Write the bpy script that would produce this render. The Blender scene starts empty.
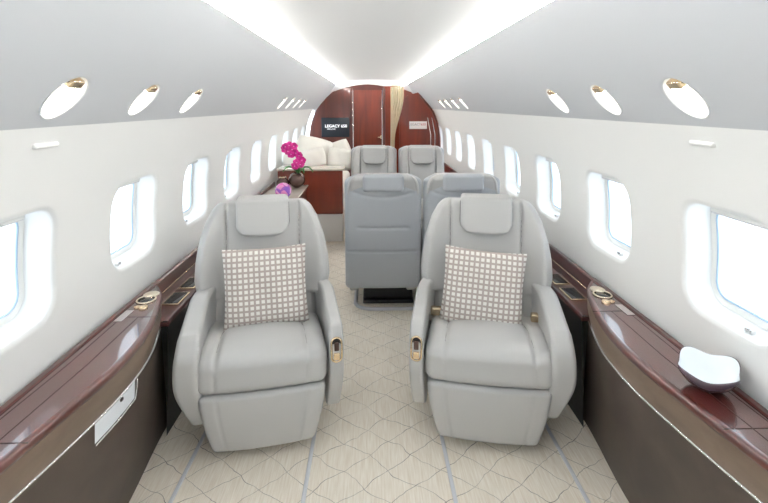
import bpy, math, random
from math import sin, cos, pi, radians as R, sqrt, exp, atan
from mathutils import Vector, Matrix
random.seed(7)
S = bpy.context.scene
COL = S.collection

# ------------------------------------------------------------- camera
FPX, PITCH, EYE, CAMX = 480.0, R(6), 1.45, -.03
cam_d = bpy.data.cameras.new('camera'); cam = bpy.data.objects.new('camera', cam_d); COL.objects.link(cam)
cam.location = (CAMX, 0, EYE)
YAW = atan(14 / (FPX / cos(PITCH)))
cam.rotation_euler = (R(90) - PITCH, 0, -YAW)
cam_d.sensor_fit = 'HORIZONTAL'; cam_d.sensor_width = 36
cam_d.lens = FPX / 768 * 36
cam_d.shift_y = -(251.5 - (105 + FPX * math.tan(PITCH))) / 768
cam_d.clip_start = .02
S.camera = cam

# ------------------------------------------------------------- world and view
W = bpy.data.worlds.new('World'); S.world = W; W.use_nodes = True
W.node_tree.nodes['Background'].inputs[0].default_value = (.82, .92, 1, 1)
W.node_tree.nodes['Background'].inputs[1].default_value = 2.3
S.view_settings.view_transform = 'Standard'; S.view_settings.look = 'None'
S.view_settings.gamma = 1; S.view_settings.use_curve_mapping = False
S.view_settings.exposure = .62
STRIP = 100.0
try:
    S.cycles.diffuse_bounces = 8; S.cycles.max_bounces = 14
    S.cycles.transparent_max_bounces = 16
except Exception: pass

WIN_K = [2.11 + .75 * k for k in range(-2, 8)]
def win_y(s): return [y + (.045 if s > 0 else 0) for y in WIN_K]
# daylight portals in the window openings
def portal(x, y):
    l = bpy.data.lights.new('window_portal', 'AREA'); l.shape = 'RECTANGLE'; l.size = .34; l.size_y = .38
    l.cycles.is_portal = True
    o = bpy.data.objects.new('window_portal', l); COL.objects.link(o)
    o.location = (x, y, .94); o.rotation_euler = (0, R(90) if x > 0 else R(-90), 0)
for sgn in (-1, 1):
    for y in win_y(sgn): portal(sgn * 1.17, y)

# ------------------------------------------------------------- materials
def mat(name, col, rough=.5, metal=0, coat=0, spec=.5, emit=0, bump=0, bscale=200, vary=0, vscale=20):
    m = bpy.data.materials.new(name); m.use_nodes = True; nt = m.node_tree; b = nt.nodes['Principled BSDF']
    b.inputs['Base Color'].default_value = (*col, 1); b.inputs['Roughness'].default_value = rough
    b.inputs['Metallic'].default_value = metal; b.inputs['Coat Weight'].default_value = coat
    b.inputs['Coat Roughness'].default_value = .04
    b.inputs['Specular IOR Level'].default_value = spec
    if emit:
        b.inputs['Emission Color'].default_value = (*col, 1); b.inputs['Emission Strength'].default_value = emit
    tc = nt.nodes.new('ShaderNodeTexCoord')
    if bump:
        n = nt.nodes.new('ShaderNodeTexNoise'); n.inputs['Scale'].default_value = bscale
        nt.links.new(tc.outputs['Object'], n.inputs['Vector'])
        u = nt.nodes.new('ShaderNodeBump'); u.inputs['Strength'].default_value = bump; u.inputs['Distance'].default_value = .002
        nt.links.new(n.outputs['Fac'], u.inputs['Height']); nt.links.new(u.outputs['Normal'], b.inputs['Normal'])
    if vary:
        n = nt.nodes.new('ShaderNodeTexNoise'); n.inputs['Scale'].default_value = vscale
        nt.links.new(tc.outputs['Object'], n.inputs['Vector'])
        r = nt.nodes.new('ShaderNodeValToRGB')
        r.color_ramp.elements[0].position = .3; r.color_ramp.elements[1].position = .7
        r.color_ramp.elements[0].color = (*[c * (1 - vary) for c in col], 1)
        r.color_ramp.elements[1].color = (*[min(1, c * (1 + vary)) for c in col], 1)
        nt.links.new(n.outputs['Fac'], r.inputs['Fac']); nt.links.new(r.outputs['Color'], b.inputs['Base Color'])
    return m

def wood(name, c1, c2, scale=(3, 3, 30), rough=.35, coat=1.0, spec=.5, croughness=.03):
    m = mat(name, c1, rough, coat=coat, spec=spec); nt = m.node_tree; b = nt.nodes['Principled BSDF']
    b.inputs['Coat Roughness'].default_value = croughness
    tc = nt.nodes.new('ShaderNodeTexCoord'); mp = nt.nodes.new('ShaderNodeMapping')
    mp.inputs['Scale'].default_value = scale
    nt.links.new(tc.outputs['Object'], mp.inputs['Vector'])
    n = nt.nodes.new('ShaderNodeTexNoise'); n.inputs['Scale'].default_value = 1.6; n.inputs['Detail'].default_value = 6
    n.inputs['Distortion'].default_value = .7
    nt.links.new(mp.outputs['Vector'], n.inputs['Vector'])
    r = nt.nodes.new('ShaderNodeValToRGB'); r.color_ramp.elements[0].position = .3; r.color_ramp.elements[1].position = .7
    r.color_ramp.elements[0].color = (*c1, 1); r.color_ramp.elements[1].color = (*c2, 1)
    nt.links.new(n.outputs['Fac'], r.inputs['Fac']); nt.links.new(r.outputs['Color'], b.inputs['Base Color'])
    return m

M = {}
M['wall'] = mat('warm white wall liner', (.81, .812, .80), .42, spec=.3)
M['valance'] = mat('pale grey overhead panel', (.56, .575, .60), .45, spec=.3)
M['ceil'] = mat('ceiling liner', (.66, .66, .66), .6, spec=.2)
M['white'] = mat('white plastic', (.82, .82, .80), .35)
M['leather'] = mat('light grey leather', (.49, .486, .478), .36, spec=.5, bump=.12, bscale=420)
M['crease_shade'] = mat('dark seam and crease shade', (.13, .125, .12), .7)  # dark lines: real seams, with the crease shade put into the colour
M['shell'] = mat('blue grey leather', (.43, .45, .48), .45, spec=.4, bump=.12, bscale=420)
M['cream'] = mat('cream fabric', (.84, .81, .75), .8, bump=.2, bscale=300)
M['dark'] = mat('dark pedestal', (.018, .018, .02), .5)
M['black'] = mat('black glass', (.012, .013, .016), .08)
M['brass'] = mat('polished brass', (.78, .62, .42), .22, metal=1)
M['gold'] = mat('pale gold metal', (.80, .72, .58), .2, metal=1)
M['silver'] = mat('brushed silver', (.68, .68, .68), .25, metal=1)
M['track'] = mat('seat track trim', (.66, .66, .68), .45)
M['gasket'] = mat('blue grey gasket', (.42, .56, .72), .5)
M['seam'] = mat('dark seam', (.02, .012, .01), .6)
M['led'] = mat('ceiling light strip', (1, .985, .94), .5, emit=STRIP)
M['lens'] = mat('reading lamp lens', (1, .97, .9), .5, emit=25)
M['bowlwhite'] = mat('reflector white', (.9, .9, .87), .3)
M['porcelain'] = mat('white porcelain', (.86, .90, .94), .12, coat=.5)
M['porcelain_out'] = mat('grey glazed outside', (.10, .07, .09), .15, coat=.5)
M['green'] = mat('leaf green', (.03, .16, .03), .35)
M['stem'] = mat('stem green', (.18, .25, .08), .5)
M['magenta'] = mat('orchid petals', (.62, .015, .25), .5, vary=.3, vscale=40)
M['orchid_lip'] = mat('orchid centre', (.75, .25, .5), .5)
M['bronzevase'] = mat('smoked bronze glass', (.10, .06, .05), .06, metal=.6)
M['counter'] = mat('pale stone counter', (.72, .66, .58), .15, coat=.6, vary=.1, vscale=9)
M['top'] = wood('mahogany worktop', (.075, .017, .013), (.105, .026, .020), (14, 1.2, 14), rough=.25, coat=1, spec=.5)
M['edge'] = wood('mahogany edge', (.055, .008, .005), (.09, .015, .009), (14, 2, 14), rough=.3, coat=1)
M['trayw'] = wood('dark mahogany tray', (.045, .006, .004), (.075, .011, .007), (14, 2, 14), coat=.8)
M['band'] = wood('taupe satin veneer', (.125, .088, .060), (.175, .125, .088), (10, 3, 10), rough=.5, coat=.15, croughness=.3)
M['front'] = wood('bronze brown leather front', (.052, .040, .034), (.085, .063, .050), (3, 3, 3), rough=.5, coat=.08, spec=.3, croughness=.3)
M['bulk'] = wood('polished cherry bulkhead', (.10, .010, .0016), (.18, .019, .003), (7, 3, .8), rough=.3, coat=.45)
M['bulkd'] = wood('darker polished cherry', (.055, .006, .002), (.095, .011, .004), (7, 3, .8), rough=.3, coat=.6)
M['curtain'] = mat('gold cream curtain', (.78, .70, .54), .7)
M['signw'] = mat('white card', (.85, .82, .82), .4)
M['signr'] = mat('red print', (.5, .08, .08), .5)
M['signg'] = mat('grey print', (.3, .25, .26), .5)
M['screen'] = mat('slate display', (.018, .022, .030), .15)
M['textw'] = mat('white letters', (.85, .87, .9), .5, emit=.5)

def glass_mat():
    m = bpy.data.materials.new('clear acrylic pane'); m.use_nodes = True; nt = m.node_tree
    for n in list(nt.nodes): nt.nodes.remove(n)
    o = nt.nodes.new('ShaderNodeOutputMaterial'); t = nt.nodes.new('ShaderNodeBsdfTransparent'); g = nt.nodes.new('ShaderNodeBsdfGlossy')
    t.inputs[0].default_value = (.96, .98, 1, 1); g.inputs['Roughness'].default_value = .02
    x = nt.nodes.new('ShaderNodeMixShader'); x.inputs[0].default_value = .05
    nt.links.new(t.outputs[0], x.inputs[1]); nt.links.new(g.outputs[0], x.inputs[2]); nt.links.new(x.outputs[0], o.inputs[0])
    return m
M['pane'] = glass_mat()

def nodeval(nt, op, a, b=None):
    n = nt.nodes.new('ShaderNodeMath'); n.operation = op
    for i, v in enumerate((a, b)):
        if v is None: continue
        if isinstance(v, (int, float)): n.inputs[i].default_value = v
        else: nt.links.new(v, n.inputs[i])
    return n.outputs[0]

def carpet_mat(off=0.0, warm=0.0):
    m = mat('cream patterned carpet', (.7, .66, .6), .95, spec=.1); nt = m.node_tree; b = nt.nodes['Principled BSDF']
    tc = nt.nodes.new('ShaderNodeTexCoord'); P = tc.outputs['Object']
    wob = nt.nodes.new('ShaderNodeTexNoise'); wob.inputs['Scale'].default_value = 4.5; wob.inputs['Detail'].default_value = 3
    nt.links.new(P, wob.inputs['Vector'])
    sx = nt.nodes.new('ShaderNodeSeparateXYZ'); nt.links.new(P, sx.inputs[0])
    sw = nt.nodes.new('ShaderNodeSeparateColor'); nt.links.new(wob.outputs['Color'], sw.inputs[0])
    x = nodeval(nt, 'ADD', sx.outputs[0], nodeval(nt, 'MULTIPLY', sw.outputs[0], .11))
    y = nodeval(nt, 'ADD', sx.outputs[1], nodeval(nt, 'MULTIPLY', sw.outputs[1], .09))
    x = nodeval(nt, 'ADD', x, off)
    u = nodeval(nt, 'MULTIPLY', x, 1 / .20); v = nodeval(nt, 'MULTIPLY', y, 1 / .165)
    def line(s):
        f = nodeval(nt, 'FRACT', s); d = nodeval(nt, 'ABSOLUTE', nodeval(nt, 'SUBTRACT', f, .5))
        return nodeval(nt, 'LESS_THAN', d, .009)
    l = nodeval(nt, 'MAXIMUM', line(nodeval(nt, 'ADD', u, v)), line(nodeval(nt, 'SUBTRACT', u, v)))
    fade = nt.nodes.new('ShaderNodeTexNoise'); fade.inputs['Scale'].default_value = 9; nt.links.new(P, fade.inputs['Vector'])
    l = nodeval(nt, 'MULTIPLY', l, nodeval(nt, 'MINIMUM', nodeval(nt, 'MULTIPLY', fade.outputs['Fac'], 1.5), 1))
    mp = nt.nodes.new('ShaderNodeMapping'); mp.inputs['Scale'].default_value = (160, 9, 1); nt.links.new(P, mp.inputs['Vector'])
    st = nt.nodes.new('ShaderNodeTexNoise'); st.inputs['Scale'].default_value = 1; st.inputs['Detail'].default_value = 3; nt.links.new(mp.outputs[0], st.inputs['Vector'])
    r = nt.nodes.new('ShaderNodeValToRGB'); nt.links.new(st.outputs['Fac'], r.inputs['Fac'])
    r.color_ramp.elements[0].position = .3; r.color_ramp.elements[1].position = .72
    r.color_ramp.elements[0].color = (.80, .71, .59, 1); r.color_ramp.elements[1].color = (.94, .88, .78, 1)
    mx = nt.nodes.new('ShaderNodeMix'); mx.data_type = 'RGBA'
    nt.links.new(l, mx.inputs['Factor']); nt.links.new(r.outputs['Color'], mx.inputs[6]); mx.inputs[7].default_value = (.28, .24, .21, 1)
    nt.links.new(mx.outputs[2], b.inputs['Base Color'])
    n = nt.nodes.new('ShaderNodeTexNoise'); n.inputs['Scale'].default_value = 320; nt.links.new(P, n.inputs['Vector'])
    u2 = nt.nodes.new('ShaderNodeBump'); u2.inputs['Strength'].default_value = .3; u2.inputs['Distance'].default_value = .003
    nt.links.new(n.outputs['Fac'], u2.inputs['Height']); nt.links.new(u2.outputs['Normal'], b.inputs['Normal'])
    return m
M['carpet'] = carpet_mat()

def pillow_mat():
    m = mat('taupe fabric with pale woven squares', (.5, .45, .4), .6, spec=.4); nt = m.node_tree; b = nt.nodes['Principled BSDF']
    tc = nt.nodes.new('ShaderNodeTexCoord'); s = nt.nodes.new('ShaderNodeSeparateXYZ'); nt.links.new(tc.outputs['Object'], s.inputs[0])
    def band(o):
        f = nodeval(nt, 'FRACT', nodeval(nt, 'MULTIPLY', o, 1 / .0243)); d = nodeval(nt, 'ABSOLUTE', nodeval(nt, 'SUBTRACT', f, .5))
        return nodeval(nt, 'LESS_THAN', d, .31)
    k = nodeval(nt, 'MULTIPLY', band(s.outputs[0]), band(s.outputs[2]))
    mx = nt.nodes.new('ShaderNodeMix'); mx.data_type = 'RGBA'; nt.links.new(k, mx.inputs['Factor'])
    mx.inputs[6].default_value = (.44, .375, .34, 1); mx.inputs[7].default_value = (.80, .77, .73, 1)
    nt.links.new(mx.outputs[2], b.inputs['Base Color'])
    rr = nodeval(nt, 'SUBTRACT', .75, nodeval(nt, 'MULTIPLY', k, .35)); nt.links.new(rr, b.inputs['Roughness'])
    u = nt.nodes.new('ShaderNodeBump'); u.inputs['Strength'].default_value = .4; u.inputs['Distance'].default_value = .002
    nt.links.new(k, u.inputs['Height']); nt.links.new(u.outputs['Normal'], b.inputs['Normal'])
    return m
M['pillow'] = pillow_mat()

def facet_mat():
    m = mat('pink and violet glass', (.7, .2, .5), .1, coat=.5); nt = m.node_tree; b = nt.nodes['Principled BSDF']
    tc = nt.nodes.new('ShaderNodeTexCoord'); v = nt.nodes.new('ShaderNodeTexVoronoi'); v.inputs['Scale'].default_value = 22
    nt.links.new(tc.outputs['Object'], v.inputs['Vector'])
    s = nt.nodes.new('ShaderNodeSeparateColor'); nt.links.new(v.outputs['Color'], s.inputs[0])
    r = nt.nodes.new('ShaderNodeValToRGB'); r.color_ramp.elements[0].color = (.22, .10, .55, 1); r.color_ramp.elements[1].color = (.85, .45, .72, 1)
    e = r.color_ramp.elements.new(.5); e.color = (.72, .12, .42, 1)
    nt.links.new(s.outputs[0], r.inputs['Fac']); nt.links.new(r.outputs['Color'], b.inputs['Base Color'])
    return m
M['facet'] = facet_mat()

# ------------------------------------------------------------- helpers
def link(o, parent=None):
    COL.objects.link(o)
    if parent: o.parent = parent
    return o
def tag(o, label=None, cat=None, group=None, kind=None):
    if label: o['label'] = label
    if cat: o['category'] = cat
    if group: o['group'] = group
    if kind: o['kind'] = kind
    return o
def empty(name, loc, label=None, cat=None, group=None, rz=0):
    o = bpy.data.objects.new(name, None); o.empty_display_size = .05
    link(o); o.location = loc; o.rotation_euler = (0, 0, rz)
    return tag(o, label, cat, group)
def mesh(name, vs, fs, m, parent=None, smooth=True, mats=None, mi=None, angle=None):
    me = bpy.data.meshes.new(name); me.from_pydata([tuple(v) for v in vs], [], fs); me.validate()
    for q in (mats or [m]): me.materials.append(q)
    if mi is not None and len(me.polygons) == len(mi): me.polygons.foreach_set('material_index', mi)
    if smooth:
        me.polygons.foreach_set('use_smooth', [True] * len(me.polygons))
        if angle: me.set_sharp_from_angle(angle=R(angle))
    me.update()
    o = bpy.data.objects.new(name, me)
    return link(o, parent)

class MB:
    def __init__(s): s.v = []; s.f = []
    def add(s, vs, fs):
        o = len(s.v); s.v += [tuple(v) for v in vs]; s.f += [tuple(i + o for i in f) for f in fs]; return s
    def rbox(s, lo, hi, r, n=(6, 6, 6), warp=None, rn=3):
        c = [(a + b) / 2 for a, b in zip(lo, hi)]; h = [(b - a) / 2 for a, b in zip(lo, hi)]
        rr = min(r, min(h) * .999)
        ax = []
        for k in range(3):
            inn = h[k] - rr
            e = [inn + rr * math.tan(pi / 4 * j / rn) for j in range(1, rn + 1)]
            mid = [-inn + 2 * inn * j / n[k] for j in range(n[k] + 1)]
            ax.append([-q for q in reversed(e)] + mid + e)
        idx = {}; vs = []; fs = []
        def V(p):
            key = tuple(round(q, 6) for q in p)
            if key in idx: return idx[key]
            q = [max(-(h[k] - rr), min(h[k] - rr, p[k])) for k in range(3)]
            d = Vector([p[k] - q[k] for k in range(3)])
            if d.length > 1e-9: d = d.normalized() * rr
            w = [q[k] + d[k] + c[k] for k in range(3)]
            if warp: w = warp(*w)
            vs.append(w); idx[key] = len(vs) - 1; return idx[key]
        for k in range(3):
            a, b = (k + 1) % 3, (k + 2) % 3
            for sg in (-1, 1):
                A, B = ax[a], ax[b]
                for i in range(len(A) - 1):
                    for j in range(len(B) - 1):
                        q = []
                        for (ii, jj) in ((i, j), (i + 1, j), (i + 1, j + 1), (i, j + 1)):
                            p = [0, 0, 0]; p[k] = sg * h[k]; p[a] = A[ii]; p[b] = B[jj]; q.append(V(p))
                        fs.append(tuple(q if sg > 0 else reversed(q)))
        return s.add(vs, fs)
    def tube(s, pts, r, n=8, closed=False, caps=True):
        P = [Vector(p) for p in pts]; N = len(P); vs = []; fs = []
        rad = r if hasattr(r, '__len__') else [r] * N
        up = None
        for i in range(N):
            a = P[(i - 1) % N] if (closed or i) else P[0]; b = P[(i + 1) % N] if (closed or i < N - 1) else P[-1]
            t = (b - a).normalized()
            if up is None: up = t.orthogonal().normalized()
            up = (up - t * up.dot(t)).normalized(); w = t.cross(up)
            for j in range(n):
                q = 2 * pi * j / n; vs.append(P[i] + (up * cos(q) + w * sin(q)) * rad[i])
        for i in range(N if closed else N - 1):
            for j in range(n):
                a = i * n + j; b = i * n + (j + 1) % n; c = ((i + 1) % N) * n + (j + 1) % n; d = ((i + 1) % N) * n + j
                fs.append((a, b, c, d))
        if not closed and caps: fs += [tuple(reversed(range(n))), tuple(range((N - 1) * n, N * n))]
        return s.add(vs, fs)
    def lathe(s, prof, n=32, c=(0, 0, 0), warp=None):
        vs = []; fs = []
        for (r, z) in prof:
            for j in range(n):
                q = 2 * pi * j / n; p = (r * cos(q), r * sin(q), z)
                if warp: p = warp(*p)
                vs.append((p[0] + c[0], p[1] + c[1], p[2] + c[2]))
        for i in range(len(prof) - 1):
            for j in range(n):
                fs.append((i * n + j, i * n + (j + 1) % n, (i + 1) * n + (j + 1) % n, (i + 1) * n + j))
        return s.add(vs, fs)
    def build(s, name, m, parent=None, smooth=True, angle=None):
        return mesh(name, s.v, s.f, m, parent, smooth, angle=angle)

def sstep(a, b, x):
    t = max(0, min(1, (x - a) / (b - a))); return t * t * (3 - 2 * t)
def interp(tab, x):
    if x <= tab[0][0]: return tab[0][1]
    for (a, p), (b, q) in zip(tab, tab[1:]):
        if x <= b: return p + (q - p) * (x - a) / (b - a)
    return tab[-1][1]
def place(o, y, x, z, axis_in, up=None): pass

# ------------------------------------------------------------- the cabin shell
Y0, Y1 = -.46, 8.2
def wx(z):     # half width of the wall liner at height z
    if z >= .87: return sqrt(1.07 ** 2 - (z - .87) ** 2)
    return 1.07 - .05 * (.87 - z) ** 2
def wn(z):
    e = .002; t = Vector((wx(z + e) - wx(z - e), 0, 2 * e)).normalized(); return (t.z, -t.x)   # outward x, z
def wallpt(s, y, z, d=0):
    n = wn(z); return (s * (wx(z) + n[0] * d), y, z + n[1] * d)

def rrect(hw, hh, r, ang):
    """point of a rounded rectangle along direction ang"""
    dx, dy = cos(ang), sin(ang)
    t = min(hw / abs(dx) if abs(dx) > 1e-9 else 1e9, hh / abs(dy) if abs(dy) > 1e-9 else 1e9)
    x, y = abs(dx * t), abs(dy * t)
    if x > hw - r and y > hh - r:
        cx, cy = hw - r, hh - r; ax_, ay = abs(dx), abs(dy)
        bq = -(ax_ * cx + ay * cy); cq = cx * cx + cy * cy - r * r
        t = -bq + sqrt(max(0, bq * bq - cq))
    return dx * t, dy * t

WZ = .947; HW, HH, WR = .195, .178, .085
def liner_wall(s, name):
    vs = []; fs = []; idx = {}
    def V(y, z, d=0):
        k = (round(y, 5), round(z, 5), round(d, 5))
        if k not in idx: idx[k] = len(vs); vs.append(wallpt(s, y, z, d))
        return idx[k]
    def F(*q): fs.append(tuple(q) if s < 0 else tuple(reversed(q)))
    zlo, zhi = .66, 1.22
    zs_lo = [0, .15, .3, .45, .55, .62, zlo]; zs_hi = [zhi, 1.26, 1.30, 1.34, 1.38, 1.41]
    n = 14
    zm = [zlo + (zhi - zlo) * i / n for i in range(n + 1)]
    for yc in win_y(s):
        a, b = yc - .375, yc + .375
        ym = [a + (b - a) * i / n for i in range(n + 1)]
        for zs in (zs_lo, zs_hi):
            for i in range(n):
                for z1, z2 in zip(zs, zs[1:]):
                    F(V(ym[i], z1), V(ym[i + 1], z1), V(ym[i + 1], z2), V(ym[i], z2))
        loop = [(ym[i], zlo) for i in range(n)] + [(b, zm[i]) for i in range(n)] + \
               [(ym[n - i], zhi) for i in range(n)] + [(a, zm[n - i]) for i in range(n)]
        rings = [loop]
        depth = [0]
        def rr(grow, d, blend=1.0):
            L = []
            for (y, z) in loop:
                ang = math.atan2(z - WZ, y - yc); px, pz = rrect(HW + grow, HH + grow, WR + max(grow, -.06), ang)
                L.append((y + (yc + px - y) * blend, z + (WZ + pz - z) * blend))
            rings.append(L); depth.append(d)
        rr(.04, 0, .35); rr(.04, 0, .75); rr(.022, 0); rr(.012, .0); rr(.010, .002); rr(.006, .0035); rr(.002, .007); rr(.0, .016)
        rr(-.002, .04); rr(-.006, .07); rr(-.009, .098)
        for k in range(len(rings) - 1):
            A, B = rings[k], rings[k + 1]; N = len(A)
            for i in range(N):
                j = (i + 1) % N
                F(V(*A[i], depth[k]), V(*A[j], depth[k]), V(*B[j], depth[k + 1]), V(*B[i], depth[k + 1]))
    o = mesh(name, vs, fs, M['wall']); return tag(o, kind='structure')
liner_wall(-1, 'wall_left'); liner_wall(1, 'wall_right')

def window(s, i, yc):
    def loop(g, n=56): return [rrect(HW + g, HH + g, WR + max(g, -.06), 2 * pi * k / n) for k in range(n)]
    def ring(name, g0, d0, g1, d1, m, parent):
        A, B = loop(g0), loop(g1); n = len(A); vs = [wallpt(s, yc + p, WZ + q, d0) for p, q in A] + [wallpt(s, yc + p, WZ + q, d1) for p, q in B]
        fs = [(k, (k + 1) % n, n + (k + 1) % n, n + k) for k in range(n)]
        return mesh(name, vs, fs, m, parent)
    # frame: stepped white inner ring
    mb = MB(); n = 56
    seq = [(-.004, .090), (-.022, .093), (-.028, .097), (-.028, .115), (.02, .115), (.02, .102)]
    Ls = [loop(g) for g, _ in seq]; vs = []
    for L, (g, d) in zip(Ls, seq): vs += [wallpt(s, yc + p, WZ + q, d) for p, q in L]
    fs = [(k * n + j, k * n + (j + 1) % n, (k + 1) * n + (j + 1) % n, (k + 1) * n + j) for k in range(len(seq) - 1) for j in range(n)]
    w = mesh('window_%d' % i, vs, fs, M['white']); tag(w, kind='structure')
    MB().tube([wallpt(s, yc + p, WZ + q, .094) for p, q in loop(-.033)], .004, 6, closed=True).build('gasket', M['gasket'], w)
    L = loop(-.02); mesh('pane', [wallpt(s, yc + p, WZ + q, .106) for p, q in L], [tuple(range(n))], M['pane'], w, smooth=False)
    # edge of the pulled-up shade at the top of the opening
    b = MB(); z = WZ + HH - .012
    p0 = wallpt(s, yc, z, .06)
    b.rbox((p0[0] - .006, yc - .125, z - .012), (p0[0] + .006, yc + .125, z + .008), .004, (1, 4, 1)); b.build('window_shade', M['white'], w)
    b = MB(); b.rbox((p0[0] - .008, yc - .12, z - .016), (p0[0] + .004, yc + .12, z - .011), .002, (1, 4, 1)); b.build('shade_pull', M['track'], w)
    # little latch clips at the lower forward corner
    b = MB()
    for k in (0, 1):
        q = wallpt(s, yc - .055 - .018 * k if s > 0 else yc - .085 - .018 * k, WZ - HH + .012, .035)
        b.rbox((q[0] - .008, q[1] - .005, q[2] - .009), (q[0] + .008, q[1] + .005, q[2] + .004), .002, (1, 1, 1))
    b.build('latch', M['silver'], w)
k = 1
for s in (-1, 1):
    for y in win_y(s): window(s, k, y); k += 1

# overhead panels with round lamp openings
VA, VB = Vector((.597, 1.808)), Vector((.950, 1.374))
def val(s, y, t, d=0):
    p = VA.lerp(VB, t); tdir = (VB - VA).normalized(); n = Vector((-tdir.y, tdir.x))   # outward (up/out)
    bow = -.018 * sin(pi * t) - 0
    p = p + n * (d + bow)
    return (s * p.x, y, p.y)
VL = (VB - VA).length
LAMP_Y = [-.04, .42, .88, 1.34, 1.80, 2.27, 4.60, 5.06, 5.52, 5.98]; LT = .765; LR = .074
def overhead(s, name):
    vs = []; fs = []; idx = {}
    def V(y, t, d=0):
        k = (round(y, 5), round(t, 5), round(d, 5))
        if k not in idx: idx[k] = len(vs); vs.append(val(s, y, t, d))
        return idx[k]
    def F(*q): fs.append(tuple(q) if s > 0 else tuple(reversed(q)))
    n = 8; t0, t1 = .58, .95
    tl = [0, .1, .2, .3, .4, .5, t0]; th = [t1, 1.0]
    tm = [t0 + (t1 - t0) * i / n for i in range(n + 1)]
    def grid(a, b, ts):
        m = max(1, int((b - a) / .25)) if ts is tm else n
        ym = [a + (b - a) * i / n for i in range(n + 1)]
        for i in range(n):
            for p, q in zip(ts, ts[1:]): F(V(ym[i], p), V(ym[i + 1], p), V(ym[i + 1], q), V(ym[i], q))
    cur = Y0
    for yc in LAMP_Y:
        a, b = yc - .12, yc + .12
        if a > cur: grid(cur, a, tl + tm[1:] + th[1:])
        grid(a, b, tl); grid(a, b, th)
        ym = [a + (b - a) * i / n for i in range(n + 1)]
        loop = [(ym[i], t0) for i in range(n)] + [(b, tm[i]) for i in range(n)] + [(ym[n - i], t1) for i in range(n)] + [(a, tm[n - i]) for i in range(n)]
        rings = [loop]; dep = [0]
        for g, d in ((.012, 0), (.004, 0), (0, .003), (0, .012)):
            L = []
            for (y, t) in loop:
                ang = math.atan2((t - LT) * VL, y - yc); L.append((yc + (LR + g) * cos(ang), LT + (LR + g) * sin(ang) / VL))
            rings.append(L); dep.append(d)
        for k in range(len(rings) - 1):
            A, B = rings[k], rings[k + 1]; N = len(A)
            for i in range(N):
                j = (i + 1) % N; F(V(*A[i], dep[k]), V(*A[j], dep[k]), V(*B[j], dep[k + 1]), V(*B[i], dep[k + 1]))
        cur = b
    grid(cur, Y1, tl + tm[1:] + th[1:])
    # rounded bottom lip returning to the wall
    ys = [Y0 + (Y1 - Y0) * i / 20 for i in range(21)]
    lip = [val(s, 0, 1.0), (s * .953, 0, 1.368), (s * .962, 0, 1.366), (s * .99, 0, 1.372)]
    for y1, y2 in zip(ys, ys[1:]):
        for p, q in zip(lip, lip[1:]):
            o = len(vs); vs.extend([(p[0], y1, p[2]), (p[0], y2, p[2]), (q[0], y2, q[2]), (q[0], y1, q[2])]); F(o, o + 1, o + 2, o + 3)
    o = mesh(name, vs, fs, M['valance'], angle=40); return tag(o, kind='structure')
overhead(-1, 'trim_1'); overhead(1, 'trim_2')

# ceiling centre panel
vs = []; fs = []
cxs = [-.68 + 1.36 * i / 24 for i in range(25)]
for y in (Y0, Y1):
    for x in cxs: vs.append((x, y, 1.876 - .040 * (x / .6) ** 2))
for i in range(24): fs.append((i, i + 1, 26 + i, 25 + i))
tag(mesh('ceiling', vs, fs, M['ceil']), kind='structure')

# lamp strips along the ceiling edge, lying behind the lip of each overhead panel
for s in (-1, 1):
    t = empty('light_strip', (s * .608, (Y0 + Y1) / 2, 1.812),
              'long warm white light strip along the %s edge of the ceiling' % ('left' if s < 0 else 'right'), 'light strip', 'ceiling light strips')
    L = (Y1 - Y0) / 2 - .02
    b = MB(); b.rbox((-.006, -L, -.006), (.006, L, .008), .003, (1, 12, 1)); b.build('diffuser', M['led'], t)
    b = MB(); b.rbox((.008 if s > 0 else -.03, -L, -.010), (.03 if s > 0 else -.008, L, .002), .003, (1, 4, 1)); b.build('channel', M['white'], t)

# carpet floor
vs = [(-1.05, Y0, 0), (1.05, Y0, 0), (1.05, Y1 + .1, 0), (-1.05, Y1 + .1, 0)]
tag(mesh('floor', vs, [(0, 1, 2, 3)], M['carpet'], smooth=False), kind='structure')
for i, x in enumerate((-.765, -.28, .28, .765)):
    b = MB(); b.rbox((x - .008, Y0 + .05, .0), (x + .008, 3.2 if abs(x) < .5 else 4.0, .006), .003, (1, 6, 1)); b.build('trim_%d' % (3 + i), M['track'], None)
    tag(bpy.data.objects['trim_%d' % (3 + i)], kind='structure')

# wall behind the camera
def prof_outline():
    pts = [(wx(z), z) for z in [0, .2, .4, .6, .8, .95, 1.1, 1.25, 1.374]]
    pts += [(.62, 1.78)] + [(.5, 1.84), (.3, 1.86), (0, 1.872)]
    return pts
pr = prof_outline(); full = pr + [(-x, z) for x, z in reversed(pr[:-1])]
n = len(full)
tag(mesh('wall_back', [(x, Y0, z) for x, z in full], [tuple(range(n))], M['wall'], smooth=False), kind='structure')

# ------------------------------------------------------------- far bulkhead of polished cherry
YB = 8.15
def panel(name, outline, y0, y1, m, parent=None):
    k = len(outline); vs = [(x, y0, z) for x, z in outline] + [(x, y1, z) for x, z in outline]
    fs = [tuple(reversed(range(k))), tuple(range(k, 2 * k))] + [(i, (i + 1) % k, k + (i + 1) % k, k + i) for i in range(k)]
    return mesh(name, vs, fs, m, parent, smooth=False)
def fy(y, s): return s
arch = [(wx(z) - .012, z) for z in (0, .3, .6, .8, .95, 1.1, 1.2, 1.3, 1.372)]
arch += [(.93, 1.374)] + [(.80, 1.54), (.66, 1.67), (.45, 1.74), (.32, 1.765)]
DL, DR, DT = -.345, .205, 1.70
left = [(-x, z) for x, z in arch] + [(DL, 1.765), (DL, 0)]
bw = panel('wall_front', left, YB, YB + .05, M['bulkd']); tag(bw, kind='structure')
rt = [(DR, 0)] + [(x, z) for x, z in arch] + [(DR, 1.765)]
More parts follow.
